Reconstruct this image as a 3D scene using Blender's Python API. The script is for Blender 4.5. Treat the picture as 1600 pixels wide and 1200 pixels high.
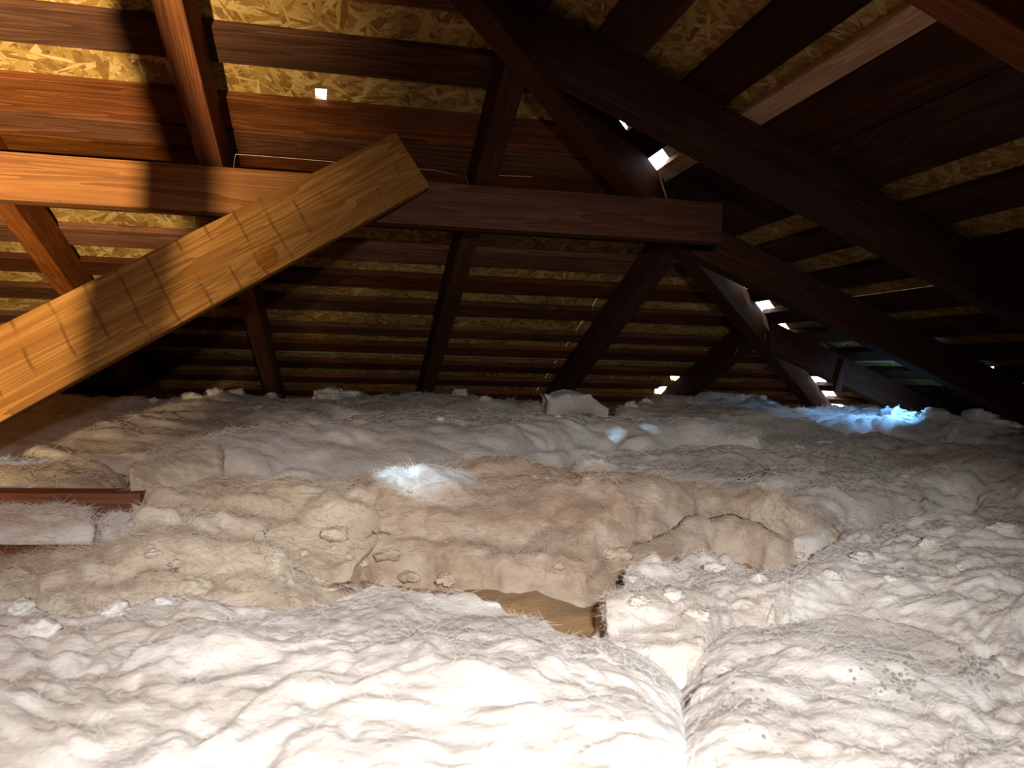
import bpy, bmesh, math, random
import numpy as np
from mathutils import Vector, Matrix
from mathutils.bvhtree import BVHTree
from mathutils.geometry import delaunay_2d_cdt

random.seed(7)
rng = np.random.default_rng(7)
scene = bpy.context.scene
for o in list(bpy.data.objects):
    bpy.data.objects.remove(o)
COL = scene.collection
OZ = 0.60                      # height of the camera above the attic floor

# ------------------------------------------------------------------ camera
FPX, CX, CY = 1200.0, 800.0, 600.0
YAW, PITCH, ROLL, T = 0.2021, -0.01937, 0.02514, 0.402      # T = roof pitch (rise / run)
fwd = Vector((math.sin(YAW) * math.cos(PITCH), math.cos(YAW) * math.cos(PITCH), math.sin(PITCH)))
rgt0 = Vector((math.cos(YAW), -math.sin(YAW), 0))
up0 = rgt0.cross(fwd)
RGT = rgt0 * math.cos(ROLL) + up0 * math.sin(ROLL)
UP = up0 * math.cos(ROLL) - rgt0 * math.sin(ROLL)
cam_data = bpy.data.cameras.new('camera')
cam_data.sensor_width = 36.0
cam_data.lens = FPX / 1600 * 36
cam_data.clip_start = 0.01
cam_data.dof.use_dof = True            # phone lens: small aperture, foreground a little soft
cam_data.dof.focus_distance = 1.8
cam_data.dof.aperture_fstop = 11.0
cam = bpy.data.objects.new('camera', cam_data)
m = Matrix((RGT, UP, -fwd)).transposed().to_4x4()
m.translation = (0, 0, 0)
cam.matrix_world = m
COL.objects.link(cam)
scene.camera = cam

def ray(x, y):
    return RGT * (x - CX) - UP * (y - CY) + fwd * FPX

# ------------------------------------------------------------------ light
scene.view_settings.view_transform = 'Standard'
scene.view_settings.look = 'None'
scene.view_settings.exposure = 0.0
scene.view_settings.gamma = 1.0
scene.view_settings.use_curve_mapping = False
world = bpy.data.worlds.new('sky')
scene.world = world
world.use_nodes = True
bgn = world.node_tree.nodes['Background']
bgn.inputs[0].default_value = (0.80, 0.90, 1.0, 1)
bgn.inputs[1].default_value = 7.0

def lamp(name, kind, loc, energy, color, aim=None, **kw):
    d = bpy.data.lights.new(name, kind)
    d.energy = energy
    d.color = color
    for k, v in kw.items():
        setattr(d, k, v)
    o = bpy.data.objects.new(name, d)
    o.location = loc
    if aim is not None:
        o.rotation_euler = (Vector(aim) - Vector(loc)).to_track_quat('-Z', 'Y').to_euler()
    COL.objects.link(o)
    return o

SUNDIR = Vector((-0.42, -0.72, 0.60)).normalized()            # towards the sun
lamp('sun', 'SUN', (0, 0, 4), 34.0, (0.40, 0.68, 1.0), aim=(-SUNDIR * 1 + Vector((0, 0, 4))), angle=math.radians(1.6))
# warm work lamp standing on the insulation to the left of the camera, and the head lamp of the person taking the picture
LWORK = (-0.46, 0.0, -0.05)
lamp('work_lamp', 'SPOT', LWORK, 470.0, (1.0, 0.79, 0.45), aim=(-1.14, 1.40, 0.66), spot_size=math.radians(84), spot_blend=1.0, shadow_soft_size=0.012)
lamp('head_lamp', 'SPOT', (0.04, -0.22, 0.15), 74.0, (1.0, 0.955, 0.91), aim=(0.24, 1.0, -0.34), spot_size=math.radians(80), spot_blend=1.0, shadow_soft_size=0.02)

# blue area lamp added under the right eave to imitate daylight; no gap there
lamp('eave_fill_lamp', 'AREA', (1.86, 2.27, -0.015), 0.75, (0.16, 0.46, 1.0), aim=(1.84, 2.58, -0.21), size=0.07, spread=math.radians(110))

# ------------------------------------------------------------------ helpers
def link(o, parent=None):
    COL.objects.link(o)
    if parent is not None:
        o.parent = parent
    return o

def tag(o, label=None, cat=None, group=None, kind=None):
    if label: o['label'] = label
    if cat: o['category'] = cat
    if group: o['group'] = group
    if kind: o['kind'] = kind
    return o

def empty(name, loc=(0, 0, 0)):
    o = bpy.data.objects.new(name, None)
    o.empty_display_size = 0.1
    o.location = loc
    return link(o)

def mesh_obj(name, verts, faces, mat, parent=None, matrix=None, smooth=False):
    me = bpy.data.meshes.new(name)
    me.from_pydata([tuple(v) for v in verts], [], [tuple(f) for f in faces])
    me.update()
    if mat: me.materials.append(mat)
    if smooth:
        me.polygons.foreach_set('use_smooth', [True] * len(me.polygons))
    o = bpy.data.objects.new(name, me)
    if matrix is not None:
        o.matrix_world = matrix
    return link(o, parent)

def prism(poly, z0, z1):
    """closed prism over a 2D polygon (counter-clockwise)"""
    n = len(poly)
    v = [(p[0], p[1], z0) for p in poly] + [(p[0], p[1], z1) for p in poly]
    f = [tuple(range(n))[::-1], tuple(range(n, 2 * n))]
    f += [(i, (i + 1) % n, n + (i + 1) % n, n + i) for i in range(n)]
    return v, f

def frame(origin, ex, ey):
    ex = Vector(ex).normalized(); ey = Vector(ey).normalized()
    ez = ex.cross(ey)
    M = Matrix((ex, ey, ez)).transposed().to_4x4()
    M.translation = Vector(origin)
    return M

# ------------------------------------------------------------------ materials
class NT:
    def __init__(self, name):
        self.mat = bpy.data.materials.new(name)
        self.mat.use_nodes = True
        self.t = self.mat.node_tree
        self.b = self.t.nodes['Principled BSDF']
    def n(self, ty, **kw):
        nd = self.t.nodes.new(ty)
        for k, v in kw.items():
            if k.startswith('i_'):
                key = k[2:]
                key = int(key) if key.isdigit() else key.replace('_', ' ')
                nd.inputs[key].default_value = v
            else:
                setattr(nd, k, v)
        return nd
    def l(self, a, b):
        self.t.links.new(a, b)
    def math(self, op, a, b=None, c=None):
        nd = self.n('ShaderNodeMath', operation=op)
        for i, s in enumerate((a, b, c)):
            if s is None: continue
            if isinstance(s, (int, float)): nd.inputs[i].default_value = s
            else: self.l(s, nd.inputs[i])
        return nd.outputs[0]
    def ramp(self, fac, stops):
        nd = self.n('ShaderNodeValToRGB')
        cr = nd.color_ramp
        while len(cr.elements) < len(stops): cr.elements.new(0.5)
        for e, (p, c) in zip(cr.elements, stops):
            e.position = p
            e.color = (*c, 1) if len(c) == 3 else c
        self.l(fac, nd.inputs[0])
        return nd.outputs[0]
    def mix(self, fac, a, b, mode='MIX'):
        nd = self.n('ShaderNodeMix', data_type='RGBA', blend_type=mode)
        for s, i in ((fac, 0), (a, 6), (b, 7)):
            if isinstance(s, (int, float)): nd.inputs[i].default_value = s
            elif isinstance(s, tuple): nd.inputs[i].default_value = (*s, 1)
            else: self.l(s, nd.inputs[i])
        return nd.outputs[2]

def wood(name, dark, light, vary=0.35, stain=0.3, rough=0.75, saw=False, bump=0.25):
    N = NT(name)
    tc = N.n('ShaderNodeTexCoord')
    oi = N.n('ShaderNodeObjectInfo')
    off = N.n('ShaderNodeVectorMath', operation='SCALE', i_Scale=37.0)
    cmb = N.n('ShaderNodeCombineXYZ')
    for i in range(3): N.l(oi.outputs['Random'], cmb.inputs[i])
    N.l(cmb.outputs[0], off.inputs[0])
    add = N.n('ShaderNodeVectorMath', operation='ADD')
    N.l(tc.outputs['Object'], add.inputs[0]); N.l(off.outputs[0], add.inputs[1])
    def noise(scale3, sc, det=4, dist=0.0, ro=0.6):
        mp = N.n('ShaderNodeMapping'); mp.inputs['Scale'].default_value = scale3
        N.l(add.outputs[0], mp.inputs[0])
        nz = N.n('ShaderNodeTexNoise', i_Scale=sc, i_Detail=det, i_Distortion=dist, i_Roughness=ro)
        N.l(mp.outputs[0], nz.inputs['Vector'])
        return nz.outputs[0]
    ring = noise((0.35, 7.0, 7.0), 3.0, 2, 0.6)
    rings = N.math('FRACT', N.math('MULTIPLY', ring, 11.0))           # growth rings
    rings = N.math('SMOOTHSTEP', rings, 0.0, 1.0) if False else N.math('POWER', rings, 1.6)
    fine = noise((1.0, 60.0, 60.0), 3.0, 5, 0.0, 0.7)
    blot = noise((1.0, 3.0, 3.0), 2.2, 5)
    spots = noise((6.0, 25.0, 25.0), 3.0, 3, 0.0, 0.5)
    f = N.math('ADD', N.math('MULTIPLY', rings, 0.42), N.math('MULTIPLY', fine, 0.62))
    col = N.ramp(f, [(0.15, dark), (0.72, light)])
    st = N.ramp(blot, [(0.38, (0, 0, 0)), (0.66, (1, 1, 1))])
    col = N.mix(N.math('MULTIPLY', st, stain), col, tuple(c * 0.35 for c in dark))
    sp = N.ramp(spots, [(0.70, (0, 0, 0)), (0.76, (1, 1, 1))])
    col = N.mix(N.math('MULTIPLY', sp, 0.55), col, tuple(c * 0.25 for c in dark))
    hsv = N.n('ShaderNodeHueSaturation')
    N.l(col, hsv.inputs['Color'])
    N.l(N.math('ADD', N.math('MULTIPLY', oi.outputs['Random'], vary), 1.0 - vary * 0.55), hsv.inputs['Value'])
    N.l(N.math('ADD', N.math('MULTIPLY', N.math('FRACT', N.math('MULTIPLY', oi.outputs['Random'], 7.31)), 0.25), 0.85), hsv.inputs['Saturation'])
    out = hsv.outputs[0]
    h = N.math('ADD', N.math('MULTIPLY', fine, 0.7), N.math('MULTIPLY', rings, 0.3))
    if saw:                                                            # saw kerf marks across the board
        mp = N.n('ShaderNodeMapping'); mp.inputs['Rotation'].default_value = (0, 0, 0.12)
        N.l(add.outputs[0], mp.inputs[0])
        w = N.n('ShaderNodeTexWave', i_Scale=5.2, i_Distortion=1.6, i_Detail=2.0)
        w.inputs['Detail Scale'].default_value = 1.5
        N.l(mp.outputs[0], w.inputs[0])
        line = N.ramp(w.outputs[1], [(0.0, (1, 1, 1)), (0.035, (0, 0, 0))])
        brk = N.ramp(noise((2, 9, 9), 2.0, 2), [(0.44, (0, 0, 0)), (0.56, (1, 1, 1))])
        out = N.mix(N.math('MULTIPLY', N.math('MULTIPLY', line, brk), 0.6), out, tuple(c * 0.35 for c in dark))
    N.l(out, N.b.inputs['Base Color'])
    N.b.inputs['Roughness'].default_value = rough
    N.b.inputs['Specular IOR Level'].default_value = 0.10
    bp = N.n('ShaderNodeBump', i_Strength=bump, i_Distance=0.003)
    N.l(h, bp.inputs['Height']); N.l(bp.outputs[0], N.b.inputs['Normal'])
    return N.mat

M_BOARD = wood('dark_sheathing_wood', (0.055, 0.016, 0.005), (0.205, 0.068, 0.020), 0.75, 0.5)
M_BOARD_R = wood('darker_sheathing_wood', (0.030, 0.011, 0.006), (0.085, 0.034, 0.016), 0.6, 0.6)  # darker board tone, used on the right and rear slopes
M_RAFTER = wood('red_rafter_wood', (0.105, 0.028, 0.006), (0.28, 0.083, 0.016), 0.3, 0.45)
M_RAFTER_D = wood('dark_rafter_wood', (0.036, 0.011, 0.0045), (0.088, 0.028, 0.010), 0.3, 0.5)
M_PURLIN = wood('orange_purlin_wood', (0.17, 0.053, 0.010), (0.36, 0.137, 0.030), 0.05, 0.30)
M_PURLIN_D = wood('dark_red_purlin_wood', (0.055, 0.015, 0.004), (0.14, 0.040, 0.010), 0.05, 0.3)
M_BRACE = wood('sawn_brace_wood', (0.19, 0.072, 0.018), (0.43, 0.210, 0.065), 0.05, 0.35, saw=True)
M_NEWWOOD = wood('pale_new_wood', (0.42, 0.20, 0.095), (0.72, 0.44, 0.25), 0.05, 0.10)
M_JOIST = wood('red_joist_wood', (0.13, 0.035, 0.015), (0.26, 0.085, 0.035), 0.2, 0.3)
M_KNOT = wood('knot_wood', (0.10, 0.035, 0.012), (0.34, 0.14, 0.045), 0.05, 0.4)

def osb_mat():
    N = NT('osb')
    tc = N.n('ShaderNodeTexCoord')
    layers = []
    for k, (ang, sx, sy) in enumerate([(0.15, 11, 85), (0.95, 13, 70), (-0.75, 12, 90), (1.5, 16, 66), (-0.2, 10, 110), (0.5, 15, 95), (-1.2, 20, 120)]):
        mp = N.n('ShaderNodeMapping')
        mp.inputs['Location'].default_value = (k * 3.1, k * 1.7, 0)
        mp.inputs['Rotation'].default_value = (0, 0, ang)
        mp2 = N.n('ShaderNodeMapping'); mp2.inputs['Scale'].default_value = (sx, sy, 0.001)
        N.l(tc.outputs['Object'], mp.inputs[0]); N.l(mp.outputs[0], mp2.inputs[0])
        v = N.n('ShaderNodeTexVoronoi', i_Scale=1.0, i_Randomness=0.9)
        N.l(mp2.outputs[0], v.inputs['Vector'])
        sep = N.n('ShaderNodeSeparateColor'); N.l(v.outputs['Color'], sep.inputs[0])
        grain = N.n('ShaderNodeTexNoise', i_Scale=4.0, i_Detail=3.0)
        mp3 = N.n('ShaderNodeMapping'); mp3.inputs['Scale'].default_value = (1.0, 4.0, 1)
        N.l(mp2.outputs[0], mp3.inputs[0]); N.l(mp3.outputs[0], grain.inputs['Vector'])
        layers.append((sep.outputs[0], sep.outputs[1], grain.outputs[0]))
    top, val, gr = layers[0]
    for a, b, g in layers[1:]:
        gt = N.math('GREATER_THAN', a, top)
        def sel(p, q):
            return N.math('ADD', N.math('MULTIPLY', p, gt), N.math('MULTIPLY', q, N.math('SUBTRACT', 1.0, gt)))
        val, gr = sel(b, val), sel(g, gr)
        top = N.math('MAXIMUM', a, top)
    f = N.math('ADD', N.math('MULTIPLY', val, 0.62), N.math('MULTIPLY', gr, 0.5))
    col = N.ramp(f, [(0.12, (0.11, 0.045, 0.010)), (0.35, (0.28, 0.145, 0.032)), (0.62, (0.43, 0.265, 0.075)), (0.9, (0.60, 0.43, 0.17))])
    edge = N.ramp(top, [(0.62, (1, 1, 1)), (0.80, (0, 0, 0))])
    col = N.mix(N.math('MULTIPLY', edge, 0.7), col, (0.15, 0.06, 0.015))
    fl = N.n('ShaderNodeTexNoise', i_Scale=90.0, i_Detail=4.0, i_Roughness=0.75); N.l(tc.outputs['Object'], fl.inputs['Vector'])
    col = N.mix(N.math('MULTIPLY', N.ramp(fl.outputs[0], [(0.56, (0, 0, 0)), (0.66, (1, 1, 1))]), 0.6), col, (0.13, 0.05, 0.012))
    N.l(col, N.b.inputs['Base Color'])
    N.b.inputs['Roughness'].default_value = 0.7
    N.b.inputs['Specular IOR Level'].default_value = 0.3
    bp = N.n('ShaderNodeBump', i_Strength=0.5, i_Distance=0.003)
    N.l(N.math('ADD', top, N.math('MULTIPLY', gr, 0.3)), bp.inputs['Height']); N.l(bp.outputs[0], N.b.inputs['Normal'])
    return N.mat
M_OSB = osb_mat()

def wool(name, white, dust, amount=0.5, scale=7.0, top_tint=0.6, brown=(0.30, 0.20, 0.13)):
    N = NT(name)
    tc = N.n('ShaderNodeTexCoord')
    def noise(sc, det, ro=0.6, scl=(0.6, 1, 1)):
        mp = N.n('ShaderNodeMapping'); mp.inputs['Scale'].default_value = scl
        N.l(tc.outputs['Object'], mp.inputs[0])
        nz = N.n('ShaderNodeTexNoise', i_Scale=sc, i_Detail=det, i_Roughness=ro, i_Distortion=0.4)
        N.l(mp.outputs[0], nz.inputs['Vector'])
        return nz.outputs[0]
    a = noise(scale, 8, 0.65)
    b = noise(scale * 5, 6, 0.7)
    f = N.math('ADD', N.math('MULTIPLY', a, 0.65), N.math('MULTIPLY', b, 0.35))
    msk = N.ramp(f, [(0.42, (0, 0, 0)), (0.58, (1, 1, 1))])
    col = N.mix(N.math('MULTIPLY', msk, amount), white, dust)
    # browner tint on the flat upper sides, broken up by noise
    geo = N.n('ShaderNodeNewGeometry'); sx = N.n('ShaderNodeSeparateXYZ'); N.l(geo.outputs['Normal'], sx.inputs[0])
    up = N.ramp(sx.outputs[2], [(0.70, (0, 0, 0)), (0.97, (1, 1, 1))])
    up = N.math('MULTIPLY', up, N.ramp(noise(scale * 2.2, 6, 0.7), [(0.32, (0.25, 0.25, 0.25)), (0.60, (1, 1, 1))]))
    col = N.mix(N.math('MULTIPLY', up, top_tint), col, brown)
    N.l(col, N.b.inputs['Base Color'])
    N.b.inputs['Roughness'].default_value = 1.0
    N.b.inputs['Specular IOR Level'].default_value = 0.0
    N.b.inputs['Sheen Weight'].default_value = 0.1
    N.b.inputs['Subsurface Weight'].default_value = 0.25
    N.b.inputs['Subsurface Radius'].default_value = (1.0, 0.85, 0.7)
    N.b.inputs['Subsurface Scale'].default_value = 0.006
    h = N.math('ADD', noise(55, 5, 0.65), N.math('MULTIPLY', noise(230, 4, 0.7, (0.35, 1, 1)), 0.45))
    bp = N.n('ShaderNodeBump', i_Strength=0.8, i_Distance=0.005)
    N.l(h, bp.inputs['Height']); N.l(bp.outputs[0], N.b.inputs['Normal'])
    return N.mat
M_WOOL_W = wool('white_wool', (0.84, 0.82, 0.80), (0.68, 0.62, 0.56), 0.7, top_tint=0.22)
M_WOOL_C = wool('cream_wool', (0.74, 0.66, 0.55), (0.52, 0.40, 0.29), 0.75, top_tint=0.55)
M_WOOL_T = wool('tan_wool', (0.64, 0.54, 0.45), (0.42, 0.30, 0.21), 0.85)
M_WOOL_G = wool('grey_wool', (0.74, 0.69, 0.63), (0.50, 0.41, 0.33), 0.85, top_tint=0.5)
M_WOOL_P = wool('pale_wool', (0.82, 0.79, 0.76), (0.64, 0.55, 0.47), 0.75, top_tint=0.38)
M_OLD = wool('old_amber_wool', (0.50, 0.31, 0.13), (0.33, 0.18, 0.065), 0.8)

def plain(name, col, rough=0.6, metal=0.0):
    N = NT(name)
    tc = N.n('ShaderNodeTexCoord')
    nz = N.n('ShaderNodeTexNoise', i_Scale=40.0, i_Detail=4.0)
    N.l(tc.outputs['Object'], nz.inputs['Vector'])
    N.l(N.ramp(nz.outputs[0], [(0.3, tuple(c * 0.75 for c in col)), (0.7, col)]), N.b.inputs['Base Color'])
    N.b.inputs['Roughness'].default_value = rough
    N.b.inputs['Metallic'].default_value = metal
    return N.mat
M_STRIP = plain('grey_strip', (0.62, 0.62, 0.62), 0.6)
M_SPECK = plain('dark_debris', (0.05, 0.04, 0.03), 0.9)
M_STEEL = plain('dull_steel', (0.16, 0.13, 0.11), 0.5, 0.6)
M_WEB = plain('cobweb', (0.75, 0.73, 0.70), 0.9)
M_DRYWALL = plain('plasterboard', (0.55, 0.52, 0.47), 0.9)

# ------------------------------------------------------------------ roof shell
D, DX = 3.14, 2.01              # back / right roof plane cuts camera height at Y = D, X = DX
CT = math.sqrt(1 + T * T)
TH = math.atan(T)
YR = -0.9                       # ridge line
SMAX = (D - YR) * CT            # slope length from camera height to the ridge
SMIN = -0.52
XL = -3.2                       # gable end on the left
BT = 0.020                      # sheathing board thickness
OT = 0.012                      # panel thickness
# plane frames: local x along the eave, local y up the slope (s), local z outwards
FB = frame((0, D, 0), (-1, 0, 0), (0, -math.cos(TH), math.sin(TH)))
FR = frame((DX, 0, 0), (0, 1, 0), (-math.cos(TH), 0, math.sin(TH)))
YF = 2 * YR - D
FF = frame((0, YF, 0), (1, 0, 0), (0, math.cos(TH), math.sin(TH)))

def hit(Mf, x, y, h=0.0):
    """pixel -> local (x, s) on a roof plane, h outwards of the board underside"""
    inv = Mf.inverted()
    o = inv @ Vector((0, 0, 0)); d = inv.to_3x3() @ ray(x, y)
    k = (h - o.z) / d.z
    p = o + d * k
    return (p.x, p.y)

def sunhole(Mf, P, r1, r2, n=10, rot=0.0):
    """outline of an opening in the roof that lets the sun reach point P"""
    inv = Mf.inverted()
    o = inv @ Vector(P); d = inv.to_3x3() @ SUNDIR
    k = (BT + OT / 2 - o.z) / d.z
    c = o + d * k
    out = []
    for i in range(n):
        a = 2 * math.pi * i / n
        rr = 1.0 + 0.18 * math.sin(3 * a + P[0] * 9)
        u, v = r1 * rr * math.cos(a), r2 * rr * math.sin(a)
        out.append((c.x + u * math.cos(rot) - v * math.sin(rot), c.y + u * math.sin(rot) + v * math.cos(rot)))
    return out

def sheet(name, outer, holes, z0, z1, mat, parent, Mf):
    """flat panel with openings"""
    pts = [Vector(p) for p in outer]; loops = [list(range(len(outer)))]
    for h in holes:
        loops.append(list(range(len(pts), len(pts) + len(h)))); pts += [Vector(p) for p in h]
    if holes:
        V, Ed, Fc, _, _, of = delaunay_2d_cdt(pts, [], loops, 0, 1e-6, True)
        faces = [f for f, src in zip(Fc, of) if src == [0]]
        # make sure no face fills an opening
    else:
        V, faces = pts, [tuple(range(len(pts)))]
    n = len(V)
    verts = [(v.x, v.y, z0) for v in V] + [(v.x, v.y, z1) for v in V]
    F = []
    cnt = {}
    for f in faces:
        F.append(tuple(f)[::-1]); F.append(tuple(i + n for i in f))
        for a, b in zip(f, list(f[1:]) + [f[0]]):
            cnt[(a, b)] = 1
    for (a, b) in cnt:
        if (b, a) not in cnt:
            F.append((a, b, b + n, a + n))
    return mesh_obj(name, verts, F, mat, parent, Mf)

def clip(poly, holes):
    x0, x1 = min(p[0] for p in poly), max(p[0] for p in poly)
    y0, y1 = min(p[1] for p in poly), max(p[1] for p in poly)
    return [h for h in holes if all(x0 < p[0] < x1 and y0 < p[1] < y1 for p in h)]

def inside_hip(poly):
    return poly

roof_b = tag(empty('ceiling'), 'underside of the back roof slope, dark boards with strand panel showing between', 'roof', kind='structure')
roof_r = tag(empty('ceiling'), 'underside of the right roof slope, dark boards running away from the viewer', 'roof', kind='structure')
roof_f = tag(empty('ceiling'), 'underside of the roof slope behind the viewer', 'roof', kind='structure')

# openings that let daylight in
def quad(Mf, pts):
    return [hit(Mf, x, y, BT + OT / 2) for x, y in pts]
holes_b = [quad(FB, [(492, 135), (511, 136), (510, 153), (493, 152)]),
           quad(FB, [(1046, 583), (1064, 583), (1060, 593), (1048, 592)]),
           quad(FB, [(1024, 603), (1042, 602), (1036, 614), (1022, 613)])]
holes_r = [quad(FR, [(1548, 570), (1554, 570), (1552, 579), (1549, 579)]),
           quad(FR, [(1592, 596), (1604, 597), (1604, 602), (1594, 601)])]
# sun patches on the wool: target pixel, opening radii; the opening is cut in whichever slope the sun ray meets
SUNSPOTS = [((0.095, 1.205, -0.19), 0.066, 0.046), ((0.165, 1.24, -0.185), 0.040, 0.026),
            ((0.30, 2.01, -0.16), 0.060, 0.026), ((0.60, 2.00, -0.16), 0.050, 0.014), ((0.70, 2.00, -0.16), 0.055, 0.014), ((0.80, 2.00, -0.16), 0.050, 0.013),
            ((-0.64, 1.64, -0.20), 0.045, 0.040), ((-0.73, 1.64, -0.20), 0.045, 0.040)]
def sun_target(x, y):
    d = ray(x, y); k = (-0.31 + 0.035) / (d.z - 0.06 * d.y)
    return d * k
for tgt, a, b in SUNSPOTS:
    P = sun_target(*tgt) if len(tgt) == 2 else Vector(tgt)
    k = (T * (DX - P.x) - P.z) / (SUNDIR.z + T * SUNDIR.x)
    H = P + SUNDIR * k
    if D - H.y >= DX - H.x: holes_r.append(sunhole(FR, P, a, b))
    else: holes_b.append(sunhole(FB, P, a, b))

GAPR, GAPB = 0.080, 0.002       # panels stop short of the hip
def osb_back():
    # hip: X = DX - s/CT, local x = -X
    rows = [(SMIN, 0.68), (0.683, 1.90), (1.903, 3.12), (3.123, SMAX)]
    cuts = [-XL, 1.9, -0.54, -3.0]
    for i, (s0, s1) in enumerate(rows):
        xs = [-XL, 1.62 - 0.6 * (i % 2), -0.62 - 0.6 * (i % 2) - 0.2, -4.0]
        for x1, x0 in zip(xs[:-1], xs[1:]):
            x1 -= 0.0015; x0 += 0.0015
            h0 = -(DX - s0 / CT) + GAPB; h1 = -(DX - s1 / CT) + GAPB
            if x1 <= min(h0, h1): continue
            poly = [(x1, s0), (x1, s1)]
            sc = lambda xx: (xx + DX - GAPB) * CT           # s where the hip reaches local x
            if h1 >= x0 and h0 >= x0:
                if h1 > x1:
                    poly = [(x1, s0), (x1, sc(x1)), (h0, s0)]
                else:
                    poly = [(x1, s0), (x1, s1), (h1, s1), (h0, s0)]
            elif h1 > x0:
                if h1 > x1:
                    poly = [(x1, s0), (x1, sc(x1)), (x0, sc(x0)), (x0, s0)]
                else:
                    poly = [(x1, s0), (x1, s1), (h1, s1), (x0, sc(x0)), (x0, s0)]
            else:
                poly = [(x1, s0), (x1, s1), (x0, s1), (x0, s0)]
            sheet('strand_panel', poly, clip(poly, holes_b), BT, BT + OT, M_OSB, roof_b, FB)
osb_back()

def osb_right():
    rows = [(SMIN, 0.60), (0.603, 1.82), (1.823, 3.04), (3.043, SMAX - 0.02)]
    for i, (s0, s1) in enumerate(rows):
        yb0, yb1 = D - s0 / CT - GAPR, D - s1 / CT - GAPR
        yf0, yf1 = 2 * YR - yb0, 2 * YR - yb1
        poly = [(2 * YR - D + s0 / CT + .002, s0), (yb0, s0)]
        if i == 1: poly += [(D - 1.45 / CT - GAPR, 1.45), (D - 1.45 / CT - .002, 1.45)]
        if i >= 1: yb1 = D - s1 / CT - .002
        if i >= 2: poly[1] = (D - s0 / CT - .002, s0)
        poly += [(yb1, s1), (2 * YR - D + s1 / CT + .002, s1)]
        sheet('strand_panel', poly, clip(poly, holes_r), BT, BT + OT, M_OSB, roof_r, FR)
osb_right()

def bar(poly, z0, z1, name, mat, parent, Mf):
    """timber prism in a plane frame; its own origin at its centre so the grain is local"""
    cx = sum(p[0] for p in poly) / len(poly); cy = sum(p[1] for p in poly) / len(poly); cz = (z0 + z1) / 2
    a = sum(poly[i][0] * poly[(i + 1) % len(poly)][1] - poly[(i + 1) % len(poly)][0] * poly[i][1] for i in range(len(poly)))
    if a < 0: poly = poly[::-1]
    v, f = prism([(p[0] - cx, p[1] - cy) for p in poly], z0 - cz, z1 - cz)
    o = mesh_obj(name, v, f, mat, parent, Mf @ Matrix.Translation((cx, cy, cz)))
    bv = o.modifiers.new('edge', 'BEVEL'); bv.width = 0.0016; bv.segments = 1; bv.limit_method = 'ANGLE'
    return o

def free_of(poly, holes):
    x0, x1 = min(p[0] for p in poly), max(p[0] for p in poly); y0, y1 = min(p[1] for p in poly), max(p[1] for p in poly)
    return [h for h in holes if any(x0 < p[0] < x1 and y0 < p[1] < y1 for p in h) and max(p[0] for p in h) - min(p[0] for p in h) > 0.03]
def boards(a0, a1, b0, b1, s0, s1, holes, mat, parent, Mf):
    """one course of sheathing, from local x = a (at s0 / s1) to b, interrupted where an opening crosses it"""
    hs = sorted([(min(p[0] for p in h) - 0.004, max(p[0] for p in h) + 0.004) for h in free_of([(a0, s0), (b0, s0), (b1, s1), (a1, s1)], holes)])
    cuts = []
    for a, b in hs:
        if cuts and a < cuts[-1][1] + 0.1: cuts[-1][1] = max(b, cuts[-1][1])
        else: cuts.append([a, b])
    for a, b in cuts:
        bar([(a0, s0), (a, s0), (a, s1), (a1, s1)], 0.0, BT - 0.0005, 'sheathing_board', mat, parent, Mf); a0 = a1 = b
    bar([(a0, s0), (b0, s0), (b1, s1), (a1, s1)], 0.0, BT - 0.0005, 'sheathing_board', mat, parent, Mf)

BB = [(1.92, 1.805), (1.722, 1.612), (1.532, 1.407), (1.402, 1.332), (1.328, 1.25), (1.165, 1.03), (0.965, 0.845), (0.788, 0.67), (0.607, 0.488),
      (0.400, 0.300), (0.248, 0.13), (0.070, -0.04), (-0.09, -0.205), (-0.26, -0.375)]
s = 2.10
while s < SMAX - 0.1:
    BB.append((s, s - 0.118)); s += 0.178
def top_edge(Mf, x, s1, s0, above):
    """upper edge of a board: its top arris, not its underside, bounds the strip of panel seen above it"""
    if above - s1 < 0.02 or s1 > 2.0: return s1
    inv = Mf.inverted(); P = Vector((x, s1, 0)); d = P - inv @ Vector((0, 0, 0))
    return max(s0 + 0.05, s1 + d.y * (BT / d.z) * 0.9)
BBs = sorted(BB, reverse=True)
BB = [(top_edge(FB, -0.25, s1, s0, (BBs[i - 1][1] if i else 9)), s0) for i, (s1, s0) in enumerate(BBs)]
for k, (s1, s0) in enumerate(BB):
    j = [random.uniform(-0.003, 0.003) for _ in range(2)]
    boards(-(DX - s0 / CT) + 0.004, -(DX - s1 / CT) + 0.004, -XL, -XL, s0 + j[0], s1 + j[1], holes_b, M_BOARD, roof_b, FB)

RB = [(1.90, 1.80), (1.703, 1.602), (1.515, 1.413), (1.325, 1.20), (1.196, 1.046), (0.982, 0.868), (0.80, 0.685), (0.632, 0.512), (0.466, 0.338), (0.287, 0.168),
      (0.118, 0.0), (-0.06, -0.18), (-0.24, -0.36)]
s = 2.09
while s < SMAX - 0.1:
    RB.append((s, s - 0.105)); s += 0.19
RBs = sorted(RB, reverse=True)
RB = [(top_edge(FR, 1.75, s1, s0, (RBs[i - 1][1] if i else 9)) if abs(s1 - 1.325) > 0.01 else s1, s0) for i, (s1, s0) in enumerate(RBs)]
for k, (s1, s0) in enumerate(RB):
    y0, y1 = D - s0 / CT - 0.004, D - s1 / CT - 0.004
    boards(2 * YR - y0, 2 * YR - y1, y0, y1, s0, s1, holes_r, M_BOARD_R, roof_r, FR)
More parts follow.
